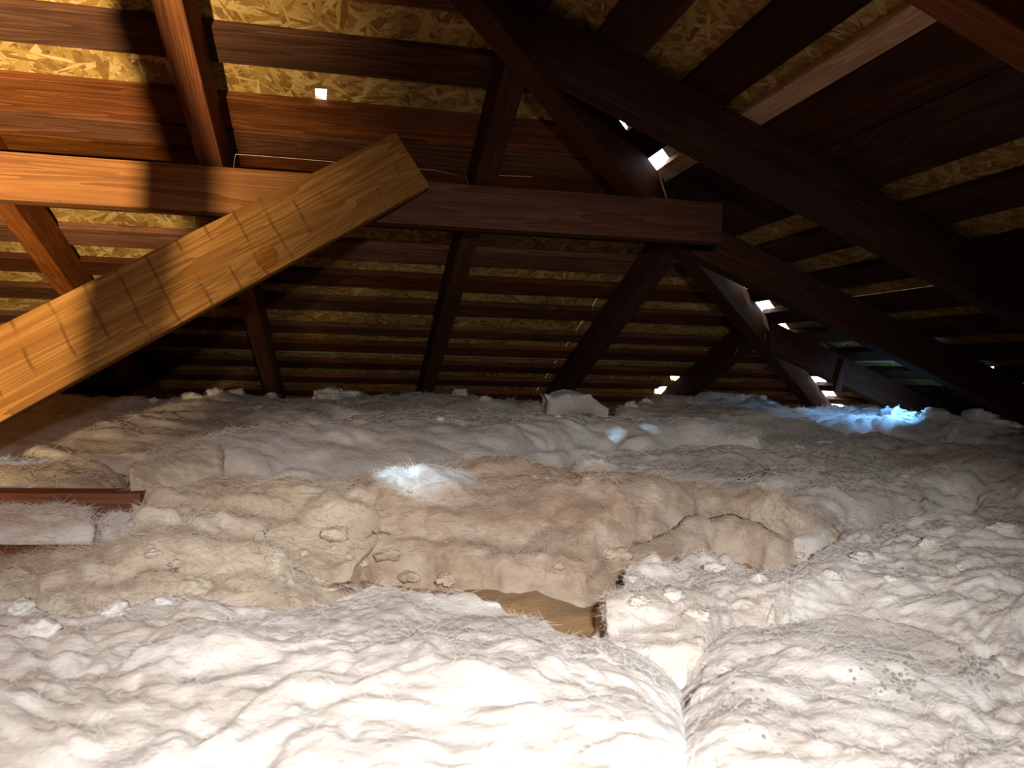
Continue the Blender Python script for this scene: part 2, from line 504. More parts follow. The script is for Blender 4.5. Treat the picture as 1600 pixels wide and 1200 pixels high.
# slope behind the viewer: panels and boards
for (s0, s1) in [(SMIN, 1.2), (1.203, 2.6), (2.603, SMAX)]:
    e0, e1 = DX - s0 / CT - 0.01, DX - s1 / CT - 0.01
    sheet('strand_panel', [(XL, s0), (e0, s0), (e1, s1), (XL, s1)], [], BT, BT + OT, M_OSB, roof_f, FF)
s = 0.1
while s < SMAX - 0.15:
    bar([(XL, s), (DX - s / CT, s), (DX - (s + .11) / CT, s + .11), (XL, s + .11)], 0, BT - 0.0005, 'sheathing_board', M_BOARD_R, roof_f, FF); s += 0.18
# walls under the eaves, gable, floor
def box(name, x0, x1, y0, y1, z0, z1, mat, parent=None):
    c = ((x0 + x1) / 2, (y0 + y1) / 2, (z0 + z1) / 2)
    v, f = prism([(x0 - c[0], y0 - c[1]), (x1 - c[0], y0 - c[1]), (x1 - c[0], y1 - c[1]), (x0 - c[0], y1 - c[1])], z0 - c[2], z1 - c[2])
    return mesh_obj(name, v, f, mat, parent, Matrix.Translation(c))
FZ = -OZ
tag(box('floor', XL, DX + .55, YF - .55, D + .55, FZ - .02, FZ, M_DRYWALL), kind='structure', label='plasterboard floor of the attic under the insulation', cat='floor')
tag(box('wall_back', XL, DX + .55, D + .47, D + .52, FZ, -0.165, M_OSB), kind='structure', label='low wall under the back eave', cat='wall')
tag(box('wall_right', DX + .47, DX + .52, YF - .5, D + .5, FZ, -0.165, M_OSB), kind='structure', label='low wall under the right eave', cat='wall')
tag(box('wall_front', XL, DX + .55, YF - .52, YF - .47, FZ, -0.165, M_OSB), kind='structure', label='low wall under the front eave', cat='wall')
gz = T * (D - YR) + 0.06
v = [(XL - .03, D + .55, FZ), (XL - .03, YF - .55, FZ), (XL - .03, YF - .55, -.2), (XL - .03, YR, gz), (XL - .03, D + .55, -.2)]
v += [(x + .03, y, z) for x, y, z in v]
tag(mesh_obj('wall_left', v, [(0, 1, 2, 3, 4), (9, 8, 7, 6, 5)] + [(i, i + 5, (i + 1) % 5 + 5, (i + 1) % 5) for i in range(5)], M_OSB), kind='structure', label='gable wall on the left end', cat='wall')

# pale batten and thin grey strips in the gaps
bt = bar([(-1.5, 1.327), (1.93, 1.327), (1.90, 1.372), (-1.5, 1.372)], 0.0, BT - 0.0005, 'batten', M_NEWWOOD, roof_r, FR)
bt['label'] = 'pale new wooden batten beside a dark board'
for Mf, a, b, x0, x1, par in ((FB, 0.080, 0.127, -1.88, 0.72, roof_b), (FR, 0.122, 0.165, 2.2, 2.99, roof_r)):
    o = bar([(x0, a), (x1, a), (x1, b), (x0, b)], BT - 0.004, BT - 0.001, 'thin_strip', M_STRIP, par, Mf)
    o['label'] = 'thin grey strip between the lowest boards'

# ------------------------------------------------------------------ rafters
RD, RW = 0.102, 0.050
def jack_back(X, label, mat=M_RAFTER, s_lo=-0.40):
    top = min((DX - X - 0.03) * CT, SMAX - 0.05)
    o = bar([(-X - RW / 2, s_lo), (-X + RW / 2, s_lo), (-X + RW / 2, top - 0.02), (-X - RW / 2, top + 0.02)] if X > -2.0 else
            [(-X - RW / 2, s_lo), (-X + RW / 2, s_lo), (-X + RW / 2, top), (-X - RW / 2, top)], -RD, -0.0008, 'rafter', mat, None, FB)
    return o
def along_y(o):
    """turn a timber's local axes so that its grain (local x) runs along its length"""
    R = Matrix.Rotation(math.pi / 2, 4, 'Z')
    o.data.transform(R.inverted()); o.matrix_world = o.matrix_world @ R
    return o
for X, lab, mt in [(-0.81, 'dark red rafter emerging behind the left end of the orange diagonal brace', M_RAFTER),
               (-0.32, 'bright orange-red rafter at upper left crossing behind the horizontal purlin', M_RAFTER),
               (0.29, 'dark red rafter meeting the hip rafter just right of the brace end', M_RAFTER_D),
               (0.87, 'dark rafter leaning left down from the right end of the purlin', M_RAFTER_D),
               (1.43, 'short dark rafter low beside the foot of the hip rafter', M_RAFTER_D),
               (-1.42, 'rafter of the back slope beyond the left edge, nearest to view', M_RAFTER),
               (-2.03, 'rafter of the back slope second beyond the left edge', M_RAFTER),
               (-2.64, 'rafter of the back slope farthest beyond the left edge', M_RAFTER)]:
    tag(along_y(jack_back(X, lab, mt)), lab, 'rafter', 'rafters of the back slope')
for Y, lab in [(0.78, 'reddish rafter crossing the top right corner'),
               (1.43, 'long dark rafter with plumb-cut upper end sloping from top centre down to the right'),
               (2.03, 'dark rafter sloping down right from the end of the purlin'),
               (2.62, 'short dark rafter low at right reaching down to the insulation'),
               (0.17, 'rafter of the right slope above the viewer'),
               (-0.44, 'rafter of the right slope just behind the viewer'),
               (-1.05, 'rafter of the right slope farthest behind the viewer')]:
    top = ((D - Y) + 0.035) * CT if Y > YR else (D - 2 * YR + Y - 0.03) * CT
    bot = -0.40 if Y != 2.62 else -0.32
    c = 0.108 * math.tan(TH)
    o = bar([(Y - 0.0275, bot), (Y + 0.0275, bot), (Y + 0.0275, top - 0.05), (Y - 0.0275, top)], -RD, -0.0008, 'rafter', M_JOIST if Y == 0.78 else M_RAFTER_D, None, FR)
    if Y == 1.43:
        # plumb cut at the upper end: shear the end so that it stands vertical
        for vv in o.data.vertices:
            if vv.co.y > 0.3 and vv.co.z < 0: vv.co.y -= RD * T
    tag(along_y(o), lab, 'rafter', 'rafters of the right slope')
# hip rafter
hd = Vector((1, 1, -T)).normalized()
side = Vector((1, -1, 0)).normalized()
hup = side.cross(hd)
p0 = Vector((DX - (D + 0.38), -0.38, T * (D + 0.38))); 
MH = frame(Vector((DX, D, 0)), hd, hd.cross(side) if False else -side)
L0, L1 = -(D + 0.5) * math.sqrt(2 + T * T), 0.52
o = bar([(L0, -0.026), (L1, -0.026), (L1, 0.026), (L0, 0.026)], -0.118, -0.014, 'hip_rafter', M_RAFTER_D, None, MH)
tag(o, 'dark hip rafter running diagonally along the joint of both roof slopes', 'rafter')
tag(bar([(XL, -0.02), (DX - (D - YR), -0.02), (DX - (D - YR), 0.02), (XL, 0.02)], -0.16, -0.03, 'ridge_board', M_RAFTER_D, None, frame((0, YR, T * (D - YR)), (1, 0, 0), (0, 1, 0))), 'ridge board at the top of the roof behind the viewer', 'beam')

# ------------------------------------------------------------------ purlin, brace, posts
def timber(name, P, Q, w, d, wide, mat, parent=None, bev=0.002):
    """square timber from P to Q, w along the direction 'wide', d across it"""
    P, Q = Vector(P), Vector(Q)
    ex = (Q - P).normalized(); ey = (Vector(wide) - ex * Vector(wide).dot(ex)).normalized()
    L = (Q - P).length
    M = frame((P + Q) / 2, ex, ey)
    v, f = prism([(-L / 2, -w / 2), (L / 2, -w / 2), (L / 2, w / 2), (-L / 2, w / 2)], -d / 2, d / 2)
    o = mesh_obj(name, v, f, mat, parent, M)
    bv = o.modifiers.new('edge', 'BEVEL'); bv.width = bev; bv.segments = 2; bv.limit_method = 'ANGLE'
    return o
PY = 1.770
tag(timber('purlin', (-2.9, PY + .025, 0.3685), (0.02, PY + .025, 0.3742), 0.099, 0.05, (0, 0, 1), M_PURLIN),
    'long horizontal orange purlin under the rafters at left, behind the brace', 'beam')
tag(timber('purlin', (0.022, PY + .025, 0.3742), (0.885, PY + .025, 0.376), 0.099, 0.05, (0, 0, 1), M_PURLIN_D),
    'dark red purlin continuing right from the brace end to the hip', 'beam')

def at_y(x, y, Y):
    d = ray(x, y); return d * (Y / d.y)
# diagonal brace nailed to the near face of the purlin
a_hi, b_hi = at_y(615, 212, PY - .05), at_y(665, 297, PY - .05)
a_lo, b_lo = at_y(0, 520, 1.40), at_y(0, 655, 1.40)
Ph = (a_hi + b_hi) / 2; Pl = (a_lo + b_lo) / 2
Pl2 = Ph + (Pl - Ph) * 1.42
wdir = (a_hi - b_hi).normalized()
brace = tag(empty('diagonal_brace', Pl2), 'broad orange sawn brace rising diagonally in front of the purlin at left', 'brace')
def child_of(o, par):
    par_m = Matrix.Translation(par.location)
    o.parent = par; o.matrix_parent_inverse = par_m.inverted()
    return o
bw = (a_hi - b_hi).length
pl = timber('plank', Pl2, Ph, bw, 0.042, wdir, M_BRACE, None, 0.003)
PLM = pl.matrix_world.copy()
child_of(pl, brace)
def on_plank(x, y, h=0.0):
    inv = PLM.inverted(); o_ = inv @ Vector((0, 0, 0)); d_ = inv.to_3x3() @ ray(x, y)
    zf = 0.021 if o_.z > 0 else -0.021
    k = (zf - o_.z) / d_.z
    p = o_ + d_ * k
    return p, (1 if o_.z > 0 else -1)
# knot: a disc with a raised ring
kp, sg = on_plank(417, 402)
kv, kf = [], []
prof = [(0.0, 0.0010), (0.011, 0.0014), (0.0165, 0.0012), (0.0180, 0.0004), (0.0190, 0.0018), (0.0215, 0.0014), (0.0225, -0.001)]
NS = 28
for r, h in prof:
    for i in range(NS):
        a = 2 * math.pi * i / NS
        rr = r * (1 + 0.06 * math.sin(2 * a + 0.6))
        kv.append((kp.x + rr * 1.05 * math.cos(a), kp.y + rr * math.sin(a), sg * (0.021 + h)))
for j in range(len(prof) - 1):
    for i in range(NS):
        q = (j * NS + i, j * NS + (i + 1) % NS, (j + 1) * NS + (i + 1) % NS, (j + 1) * NS + i)
        kf.append(q if sg < 0 else q[::-1])
kn = mesh_obj('knot', kv, kf, M_KNOT, None, PLM); kn['label'] = 'round dark knot in the brace'
child_of(kn, brace)
for (x0, y0, x1, y1) in [(182, 449, 187, 465), (303, 451, 316, 444), (372, 352, 379, 351), (160, 543, 170, 538)]:
    p, _ = on_plank(x0, y0); q, _ = on_plank(x1, y1)
    p.z = q.z = sg * 0.0218
    P, Q = PLM @ p, PLM @ q
    st = timber('staple', P, Q, 0.0022, 0.0022, PLM.to_3x3().col[2], M_STEEL, None, 0.0004)
    child_of(st, brace)
# unseen upright post, placed to cast the shadow band on brace and purlin
tag(timber('post', (-0.438, 0.50, FZ), (-0.438, 0.50, T * (DX + .438) - 0.03), 0.044, 0.07, (1, 0, 0), M_RAFTER), 'upright post left of the viewer, out of the picture, placed for its shadow', 'post')
# small upright block at the right eave
tag(timber('strut', at_y(1306, 612, 2.578), at_y(1320, 562, 2.578), 0.026, 0.024, (1, 0, 0), M_RAFTER_D), 'small upright wooden strut low at right beside the short rafter', 'strut')

# ------------------------------------------------------------------ insulation
def lattice(n):
    return rng.random((n, n, n)).astype(np.float32) * 2 - 1
LAT = lattice(64)
def vnoise(p):
    i = np.floor(p).astype(int); f = p - i
    f = f * f * f * (f * (f * 6 - 15) + 10)
    i &= 63; j = (i + 1) & 63
    def g(a, b, c): return LAT[a, b, c]
    x0, y0, z0 = i[:, 0], i[:, 1], i[:, 2]; x1, y1, z1 = j[:, 0], j[:, 1], j[:, 2]
    fx, fy, fz = f[:, 0], f[:, 1], f[:, 2]
    c00 = g(x0, y0, z0) * (1 - fx) + g(x1, y0, z0) * fx
    c10 = g(x0, y1, z0) * (1 - fx) + g(x1, y1, z0) * fx
    c01 = g(x0, y0, z1) * (1 - fx) + g(x1, y0, z1) * fx
    c11 = g(x0, y1, z1) * (1 - fx) + g(x1, y1, z1) * fx
    return (c00 * (1 - fy) + c10 * fy) * (1 - fz) + (c01 * (1 - fy) + c11 * fy) * fz
def fluff(p, lump=1.0):
    q = p * np.array([0.75, 1.0, 1.0])
    w = np.stack([vnoise(q * 9 + 11), vnoise(q * 9 + 37), vnoise(q * 9 + 71)], 1) * 0.035
    q = q + w
    d = 0.024 * vnoise(q * 6 + 3)
    d += 0.012 * vnoise(q * 14 + 57) + 0.012 * (np.abs(vnoise(q * 11 + 17)) - 0.3)
    m = 0.4 + 0.8 * np.clip(vnoise(q * 5 + 91) + 0.4, 0, 1.2)
    d += m * 0.008 * (np.abs(vnoise(q * 27 + 5)) - 0.3) + m * 0.005 * vnoise(q * 38 + 77)
    d += m * 0.0042 * vnoise(q * 66 + 29)
    d += 0.0022 * vnoise(q * 130 + 41)
    return d * lump

ZA, ZB = -0.31, 0.06
def ground(x, y, dz=0.0):
    d = ray(x, y); den = d.z - ZB * d.y
    k = (ZA + dz) / den
    return d * k
def resample(line, n):
    line = sorted(line)
    xs = np.array([p[0] for p in line], float); ys = np.array([p[1] for p in line], float)
    g = np.linspace(xs[0], xs[-1], n)
    # smooth interpolation
    yv = np.interp(g, xs, ys)
    k = max(3, n // 40) | 1
    pad = np.pad(yv, k // 2, mode='edge')
    return g, np.convolve(pad, np.ones(k) / k, 'valid')

ALL = []
def grid_faces(nr, nc):
    idx = np.arange(nr * nc).reshape(nr, nc)
    return np.stack([idx[:-1, :-1], idx[1:, :-1], idx[1:, 1:], idx[:-1, 1:]], -1).reshape(-1, 4)

def batt(label, crest, front, mat, res=0.006, bulge=0.03, thick=0.10, lump=1.0, fdrop=0.035, cdz=0.0, fuzz=500, back=0.07, ends=0.16, name='insulation_batt', cat='insulation'):
    if crest[0][0] < 0:
        crest = [(crest[0][0] - 170, crest[0][1])] + crest; front = [(front[0][0] - 170, front[0][1])] + front
    if crest[-1][0] > 1600 and crest[-1][1] > 735:
        crest = crest + [(crest[-1][0] + 200, crest[-1][1])]; front = front + [(front[-1][0] + 200, front[-1][1])]
    C0 = ground(*crest[0], cdz); C1 = ground(*crest[-1], cdz)
    W = (C1 - C0).length
    n = int(max(24, min(420, W / res)))
    gx, gy = resample(crest, n)
    fx, fy = resample(front, n)
    fy = fy + 9.0 * vnoise(np.stack([fx * 0.013, fx * 0 + 3.3, fx * 0 + len(ALL)], 1))
    gy = gy + 3.0 * vnoise(np.stack([gx * 0.05, gx * 0 + 5.3, gx * 0 + len(ALL)], 1))
    C = np.array([ground(a, b, cdz) for a, b in zip(gx, gy)])
    F = np.array([ground(a, b, cdz - fdrop * .3) for a, b in zip(fx, fy)])
    Lc = np.linalg.norm(F - C, axis=1).mean()
    mtop = int(max(10, min(260, Lc / res)))
    rows = []
    nb = int(max(8, back * 1.6 / res)); nf = int(max(8, thick * 0.7 / res))
    dirv = (F - C); dirv[:, 2] = 0
    dn = dirv / np.linalg.norm(dirv, axis=1)[:, None]
    bk = np.minimum(back, 0.6 * Lc + 0.02)
    for i in range(nb, 0, -1):                       # rounded back behind the crest
        a = (i / nb) * math.pi / 2
        p = C - dn * (bk * math.sin(a)); p[:, 2] -= thick * (1 - math.cos(a)); rows.append(p)
    for j in range(mtop + 1):                        # upper face
        tt = j / mtop
        p = C * (1 - tt) + F * tt
        p[:, 2] += 1.45 * bulge * (tt ** 1.15) * (1 - tt ** 5)
        rows.append(p)
    for i in range(1, nf + 1):                       # front edge rolls under
        a = (i / nf) * math.pi / 2
        p = F + dn * (0.045 * math.sin(a)); p[:, 2] -= thick * 0.8 * (1 - math.cos(a)); rows.append(p)
    G = np.stack(rows)                               # nr, nc, 3
    nr, nc = G.shape[:2]
    # ends taper down
    seg = np.linalg.norm(np.diff(C, axis=0), axis=1); arc = np.concatenate([[0], np.cumsum(seg)])
    e = np.minimum(arc, arc[-1] - arc)
    k = np.clip(1 - e / max(ends, 1e-4), 0, 1)
    G[:, :, 2] -= (1.2 * thick * k ** 2.2)[None, :]
    du = np.gradient(G, axis=1); dv = np.gradient(G, axis=0)
    nm = np.cross(du, dv); nm /= np.maximum(np.linalg.norm(nm, axis=2), 1e-9)[:, :, None]
    if nm[nb + mtop // 2, nc // 2, 2] < 0: nm = -nm
    P = G.reshape(-1, 3); d = fluff(P, lump)
    P = P + nm.reshape(-1, 3) * d[:, None]
    G2 = P.reshape(nr, nc, 3)
    # close underneath
    zb = G2[:, :, 2].min() - 0.03
    F4 = [tuple(f) for f in grid_faces(nr, nc)]
    # rim to bottom
    rim = list(range(nc)) + [r * nc + nc - 1 for r in range(1, nr)] + [(nr - 1) * nc + c for c in range(nc - 2, -1, -1)] + [r * nc for r in range(nr - 2, 0, -1)]
    base = len(P)
    bot = P[rim].copy(); bot[:, 2] = zb
    V = np.concatenate([P, bot])
    m_ = len(rim)
    F4 += [(rim[i], rim[(i + 1) % m_], base + (i + 1) % m_, base + i) for i in range(m_)]
    F4.append(tuple(range(base, base + m_))[::-1])
    org = Vector((V[:, 0].mean(), V[:, 1].mean(), zb))
    me = bpy.data.meshes.new(name)
    me.from_pydata((V - np.array(org)).tolist(), [], F4)
    bm_ = bmesh.new(); bm_.from_mesh(me); bmesh.ops.recalc_face_normals(bm_, faces=bm_.faces); bm_.to_mesh(me); bm_.free()
    me.polygons.foreach_set('use_smooth', [True] * len(me.polygons))
    me.materials.append(mat)
    o = bpy.data.objects.new(name, me); o.location = org
    link(o); tag(o, label, cat, 'insulation batts')
    # loose glass fibres standing off the surface
    if fuzz:
        nmf = nm.reshape(-1, 3)
        lo = max(0, (nb - 3)) * nc; hi = (nb + mtop + nf // 2) * nc
        w_ = np.ones(hi - lo); w_[:nc * max(3, mtop // 7)] = 2.5
        nfz = int(fuzz * 6)
        idx = lo + rng.choice(hi - lo, nfz, p=w_ / w_.sum())
        p = P[idx] + rng.normal(0, res * 0.4, (nfz, 3)) * np.array([1, 1, 0.2]); nn = nmf[idx]
        dd = np.linalg.norm(p, axis=1)
        tg = rng.normal(0, 1, (nfz, 3)) * np.array([1.6, 1.0, 0.8]); tg -= nn * (tg * nn).sum(1)[:, None]; tg /= np.linalg.norm(tg, axis=1)[:, None]
        lift = np.abs(rng.normal(0, 0.28, nfz)) + 0.05; lift[rng.random(nfz) < 0.06] += 0.8
        q = tg + nn * lift[:, None]; q /= np.linalg.norm(q, axis=1)[:, None]
        ln = (rng.uniform(0.006, 0.020, nfz) * np.minimum(1.3, 0.55 + 0.4 * dd))[:, None]
        wd = (0.00009 + 0.00013 * dd)[:, None]
        sd = np.cross(q, p / dd[:, None]); sd /= np.maximum(np.linalg.norm(sd, axis=1), 1e-6)[:, None]
        bend = rng.normal(0, 0.35, (nfz, 3)) * ln
        p_ = p + nn * 0.0002
        mid = p_ + q * ln * .5 + bend * .25
        fv = np.stack([p_ - sd * wd, p_ + sd * wd, mid + sd * wd * .8, mid - sd * wd * .8, p_ + q * ln + bend * .6], 1).reshape(-1, 3)
        b0 = np.arange(nfz)[:, None] * 5
        ff = (b0 + np.array([0, 1, 2, 3])).tolist() + (b0 + np.array([3, 2, 4])).tolist()
        fo = mesh_obj('fibre_fuzz', (fv - np.array(org)).tolist(), ff, mat, o)
        fo['kind'] = 'stuff'
    ALL.append(o)
    return o

# old amber layer below the batts
def base_layer():
    nx, ny = 260, 300
    xs = np.linspace(XL + 0.05, DX + 0.44, nx); ys = np.linspace(-1.2, D + 0.44, ny)
    X, Y = np.meshgrid(xs, ys)
    Z = ZA + ZB * Y - 0.062
    P = np.stack([X, Y, Z], -1).reshape(-1, 3)
    P[:, 2] += fluff(P, 0.7)
    lid = T * (D - P[:, 1]) - 0.03
    lid = np.minimum(lid, T * (DX - P[:, 0]) - 0.03)
    P[:, 2] = np.minimum(P[:, 2], lid)
    o = mesh_obj('insulation_layer', P, [f[::-1] for f in grid_faces(ny, nx)], M_OLD, smooth=True)
    if o.data.polygons[0].normal.z < 0: o.data.flip_normals()
    tag(o, 'old amber insulation layer spread between the joists under the white batts', 'insulation', kind='stuff')
    return o
base = base_layer()

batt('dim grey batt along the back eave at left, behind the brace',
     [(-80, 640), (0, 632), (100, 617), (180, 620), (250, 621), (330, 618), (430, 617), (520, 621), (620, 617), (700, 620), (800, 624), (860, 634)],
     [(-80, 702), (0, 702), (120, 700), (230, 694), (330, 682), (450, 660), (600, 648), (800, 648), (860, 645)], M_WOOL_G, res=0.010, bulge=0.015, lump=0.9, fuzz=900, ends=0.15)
batt('low grey batt at the far right eave behind the blue patch',
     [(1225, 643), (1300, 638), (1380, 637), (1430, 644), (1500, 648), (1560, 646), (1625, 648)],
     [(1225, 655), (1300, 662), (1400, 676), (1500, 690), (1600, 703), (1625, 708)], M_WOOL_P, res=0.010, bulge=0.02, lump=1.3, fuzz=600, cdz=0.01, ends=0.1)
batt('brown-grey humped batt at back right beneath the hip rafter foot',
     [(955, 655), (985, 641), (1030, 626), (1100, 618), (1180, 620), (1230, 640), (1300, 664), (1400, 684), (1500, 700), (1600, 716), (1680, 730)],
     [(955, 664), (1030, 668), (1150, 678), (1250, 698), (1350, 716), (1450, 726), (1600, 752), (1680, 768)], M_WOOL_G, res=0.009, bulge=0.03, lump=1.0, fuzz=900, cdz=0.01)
batt('long smooth roll lying crosswise in the middle distance with a bluish streak',
     [(290, 708), (350, 688), (450, 666), (560, 650), (650, 643), (720, 646), (800, 652), (900, 655), (1000, 660), (1100, 668), (1210, 698)],
     [(290, 755), (330, 748), (420, 748), (560, 742), (650, 736), (760, 716), (850, 703), (950, 700), (1100, 708), (1210, 716)], M_WOOL_P, res=0.007, bulge=0.08, lump=0.65, fuzz=1200, ends=0.12)
batt('blue-grey batt in the right middle distance lit by daylight',
     [(880, 725), (980, 705), (1080, 690), (1150, 690), (1230, 698), (1350, 712), (1450, 735), (1560, 755)],
     [(880, 742), (1000, 768), (1100, 790), (1200, 830), (1280, 838), (1400, 795), (1480, 785), (1560, 775)], M_WOOL_P, res=0.006, bulge=0.05, lump=0.75, fuzz=1400, ends=0.1)
batt('lavender-white batt edge at far left above the red joist',
     [(-90, 722), (0, 716), (60, 714), (150, 718), (215, 726)],
     [(-90, 768), (0, 768), (120, 768), (215, 768)], M_WOOL_C, res=0.006, bulge=0.02, lump=0.6, fuzz=500, fdrop=0.0)
batt('crumpled upturned flap of cream wool above the end of the red joist',
     [(195, 745), (230, 720), (262, 690), (285, 694), (318, 690), (336, 705), (345, 722)],
     [(195, 772), (240, 768), (290, 762), (345, 752)], M_WOOL_C, res=0.004, bulge=0.05, lump=0.8, fuzz=500, cdz=0.02, ends=0.03, back=0.04)
batt('cream torn batt in the left middle, right of the red joist',
     [(200, 800), (240, 772), (300, 762), (420, 762), (520, 758), (600, 745), (660, 740), (730, 736)],
     [(200, 868), (260, 866), (430, 862), (520, 862), (570, 850), (620, 805), (680, 780), (730, 752)], M_WOOL_C, res=0.005, bulge=0.05, lump=1.35, fuzz=3200)
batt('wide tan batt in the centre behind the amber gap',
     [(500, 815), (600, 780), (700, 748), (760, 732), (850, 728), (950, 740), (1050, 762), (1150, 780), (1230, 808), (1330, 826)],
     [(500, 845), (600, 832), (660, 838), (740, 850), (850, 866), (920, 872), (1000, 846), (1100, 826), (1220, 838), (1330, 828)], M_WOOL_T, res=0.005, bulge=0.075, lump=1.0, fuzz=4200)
batt('white cut block of wool under the red joist at the left edge',
     [(-80, 800), (0, 795), (60, 789), (120, 794), (152, 806)],
     [(-80, 853), (0, 852), (90, 852), (152, 855)], M_WOOL_W, res=0.004, bulge=0.02, lump=0.5, fuzz=500, cdz=0.005, fdrop=0.0, ends=0.03)
batt('smaller white block of wool touching the end of the red joist',
     [(140, 815), (175, 806), (210, 810), (232, 828), (246, 852)],
     [(140, 858), (180, 862), (215, 864), (246, 866)], M_WOOL_W, res=0.004, bulge=0.02, lump=0.5, fuzz=300, cdz=0.003, fdrop=0.0, ends=0.03)
batt('lumpy cream batt at lower left in front of the white blocks',
     [(-80, 888), (0, 874), (100, 868), (240, 872), (330, 864), (430, 860), (520, 858), (575, 866)],
     [(-80, 925), (60, 930), (130, 915), (230, 896), (320, 898), (420, 892), (520, 878), (575, 866)], M_WOOL_C, res=0.0042, bulge=0.025, lump=1.5, fuzz=3000)
batt('knobbly pale batt right of centre before the amber gap',
     [(900, 940), (940, 912), (1000, 880), (1060, 880), (1110, 876), (1190, 884), (1240, 866), (1300, 868)],
     [(900, 985), (980, 990), (1080, 1000), (1200, 970), (1300, 960)], M_WOOL_P, res=0.0036, bulge=0.03, lump=1.4, fuzz=700, back=0.05, ends=0.10)
batt('big rounded white batt at the right edge',
     [(1130, 935), (1250, 866), (1330, 835), (1420, 808), (1500, 800), (1560, 775), (1620, 762), (1720, 745)],
     [(1130, 975), (1330, 955), (1450, 985), (1560, 1030), (1640, 1070), (1720, 1110)], M_WOOL_W, res=0.0045, bulge=0.03, lump=1.15, fuzz=1100, ends=0.3)
batt('bright white batt filling the lower right corner, flecked with dark specks',
     [(1000, 1010), (1090, 980), (1200, 958), (1300, 955), (1400, 970), (1500, 1000), (1600, 1060), (1720, 1120)],
     [(1000, 1380), (1300, 1380), (1500, 1390), (1720, 1400)], M_WOOL_W, res=0.0036, bulge=0.03, lump=1.0, fuzz=700)
batt('blown-out white batt across the bottom foreground at left and centre',
     [(-120, 965), (0, 955), (60, 965), (120, 978), (230, 958), (330, 956), (430, 950), (520, 930), (600, 903), (660, 916), (740, 922), (800, 926), (840, 955), (880, 982), (960, 1000), (1080, 1005), (1160, 1030)],
     [(-120, 1400), (300, 1390), (700, 1380), (1160, 1380)], M_WOOL_W, res=0.0036, bulge=0.035, lump=1.0, fuzz=1000, back=0.05)

# ------------------------------------------------------------------ joists showing through the wool at left
def g_at(x, y, Y):
    return at_y(x, y, Y)
P0, P1 = at_y(-260, 786, 1.335), at_y(226, 786, 1.335)
tag(timber('joist', P0, P1, 0.040, 0.05, (0, 0, 1), M_JOIST), 'dark red joist end showing through the wool at the left edge', 'joist')
P0, P1 = at_y(-200, 862, 1.055), at_y(147, 862, 1.055)
tag(timber('plank_edge', P0, P1, 0.012, 0.03, (0, 0, 1), M_JOIST), 'thin dark plank edge beneath the white wool block at the left edge', 'plank')

# ------------------------------------------------------------------ tufts and specks lying on the batts
bpy.context.view_layer.update()
trees = []
for o in ALL:
    mw = o.matrix_world
    trees.append((o, BVHTree.FromPolygons([mw @ v.co for v in o.data.vertices], [tuple(p.vertices) for p in o.data.polygons])))
def cast(x, y):
    best = None
    d = ray(x, y).normalized()
    for o, tr in trees:
        h = tr.ray_cast(Vector((0, 0, 0)), d)
        if h[0] is not None and (best is None or h[3] < best[2]):
            best = (o, h[0], h[3], h[1])
    return best
def tuft_mesh(seed, sx, sy, sz, mat):
    bm = bmesh.new(); bmesh.ops.create_icosphere(bm, subdivisions=4, radius=1.0)
    P = np.array([v.co[:] for v in bm.verts])
    q = P * 1.3 + seed * 5.3
    d = 1 + 0.4 * vnoise(q + 20) + 0.2 * vnoise(q * 2.3 + 9) + 0.14 * vnoise(q * 4.5 + 3) + 0.12 * vnoise(q * 9)
    for v, k in zip(bm.verts, d):
        v.co = Vector((v.co.x * sx, v.co.y * sy, v.co.z * sz)) * float(k)
    me = bpy.data.meshes.new('tuft'); bm.to_mesh(me); bm.free()
    me.polygons.foreach_set('use_smooth', [True] * len(me.polygons)); me.materials.append(mat)
    return me
TUFTS = [(605, 868, 20), (568, 880, 12), (967, 866, 22), (985, 905, 14), (875, 885, 11), (1088, 962, 18), (525, 832, 24), (515, 860, 16), (545, 870, 12), (300, 915, 26), (255, 940, 16),
         (345, 905, 13), (475, 862, 13), (240, 865, 12), (275, 880, 12), (1345, 872, 18), (1500, 888, 10), (1250, 868, 8), (1390, 905, 9), (1185, 905, 20), (1120, 890, 16), (1050, 930, 22),
         (1000, 940, 18), (1250, 700, 10), (1412, 744, 6), (1190, 757, 7), (1285, 692, 8), (925, 705, 5), (940, 720, 5), (835, 746, 6), (920, 748, 6), (855, 747, 5), (690, 655, 8),
         (515, 612, 20), (425, 612, 11), (545, 613, 16), (240, 622, 8), (300, 613, 13), (335, 614, 13), (370, 614, 11), (720, 612, 15), (760, 612, 10), (1400, 640, 14), (1420, 650, 14), (1460, 650, 18), (1530, 655, 22), (1500, 668, 16),
         (1560, 672, 20), (1160, 618, 10), (1190, 619, 8), (1205, 622, 6), (870, 625, 8), (1330, 640, 10), (1365, 640, 12), (700, 905, 20), (640, 900, 18), (180, 955, 20), (60, 985, 24), (30, 950, 20), (1570, 830, 20),
         (1300, 900, 14), (1450, 850, 16), (440, 905, 10), (640, 765, 9), (1010, 620, 10), (985, 622, 12)]
for k, (x, y, r) in enumerate(TUFTS):
    h = None
    for dy in (0, 4, 8, 12, 18, 26):
        h = cast(x, y + dy)
        if h: break
    if not h: continue
    o, P, dist, nrm = h
    rad = r * dist / FPX * 0.8
    t = bpy.data.objects.new('tuft', tuft_mesh(k, rad * 1.2, rad * 0.9, rad * 0.6, o.data.materials[0]))
    t.location = P + Vector((0, 0, rad * 0.05)) - o.location
    t.rotation_euler = (0, 0, k * 1.7)
    link(t, o)
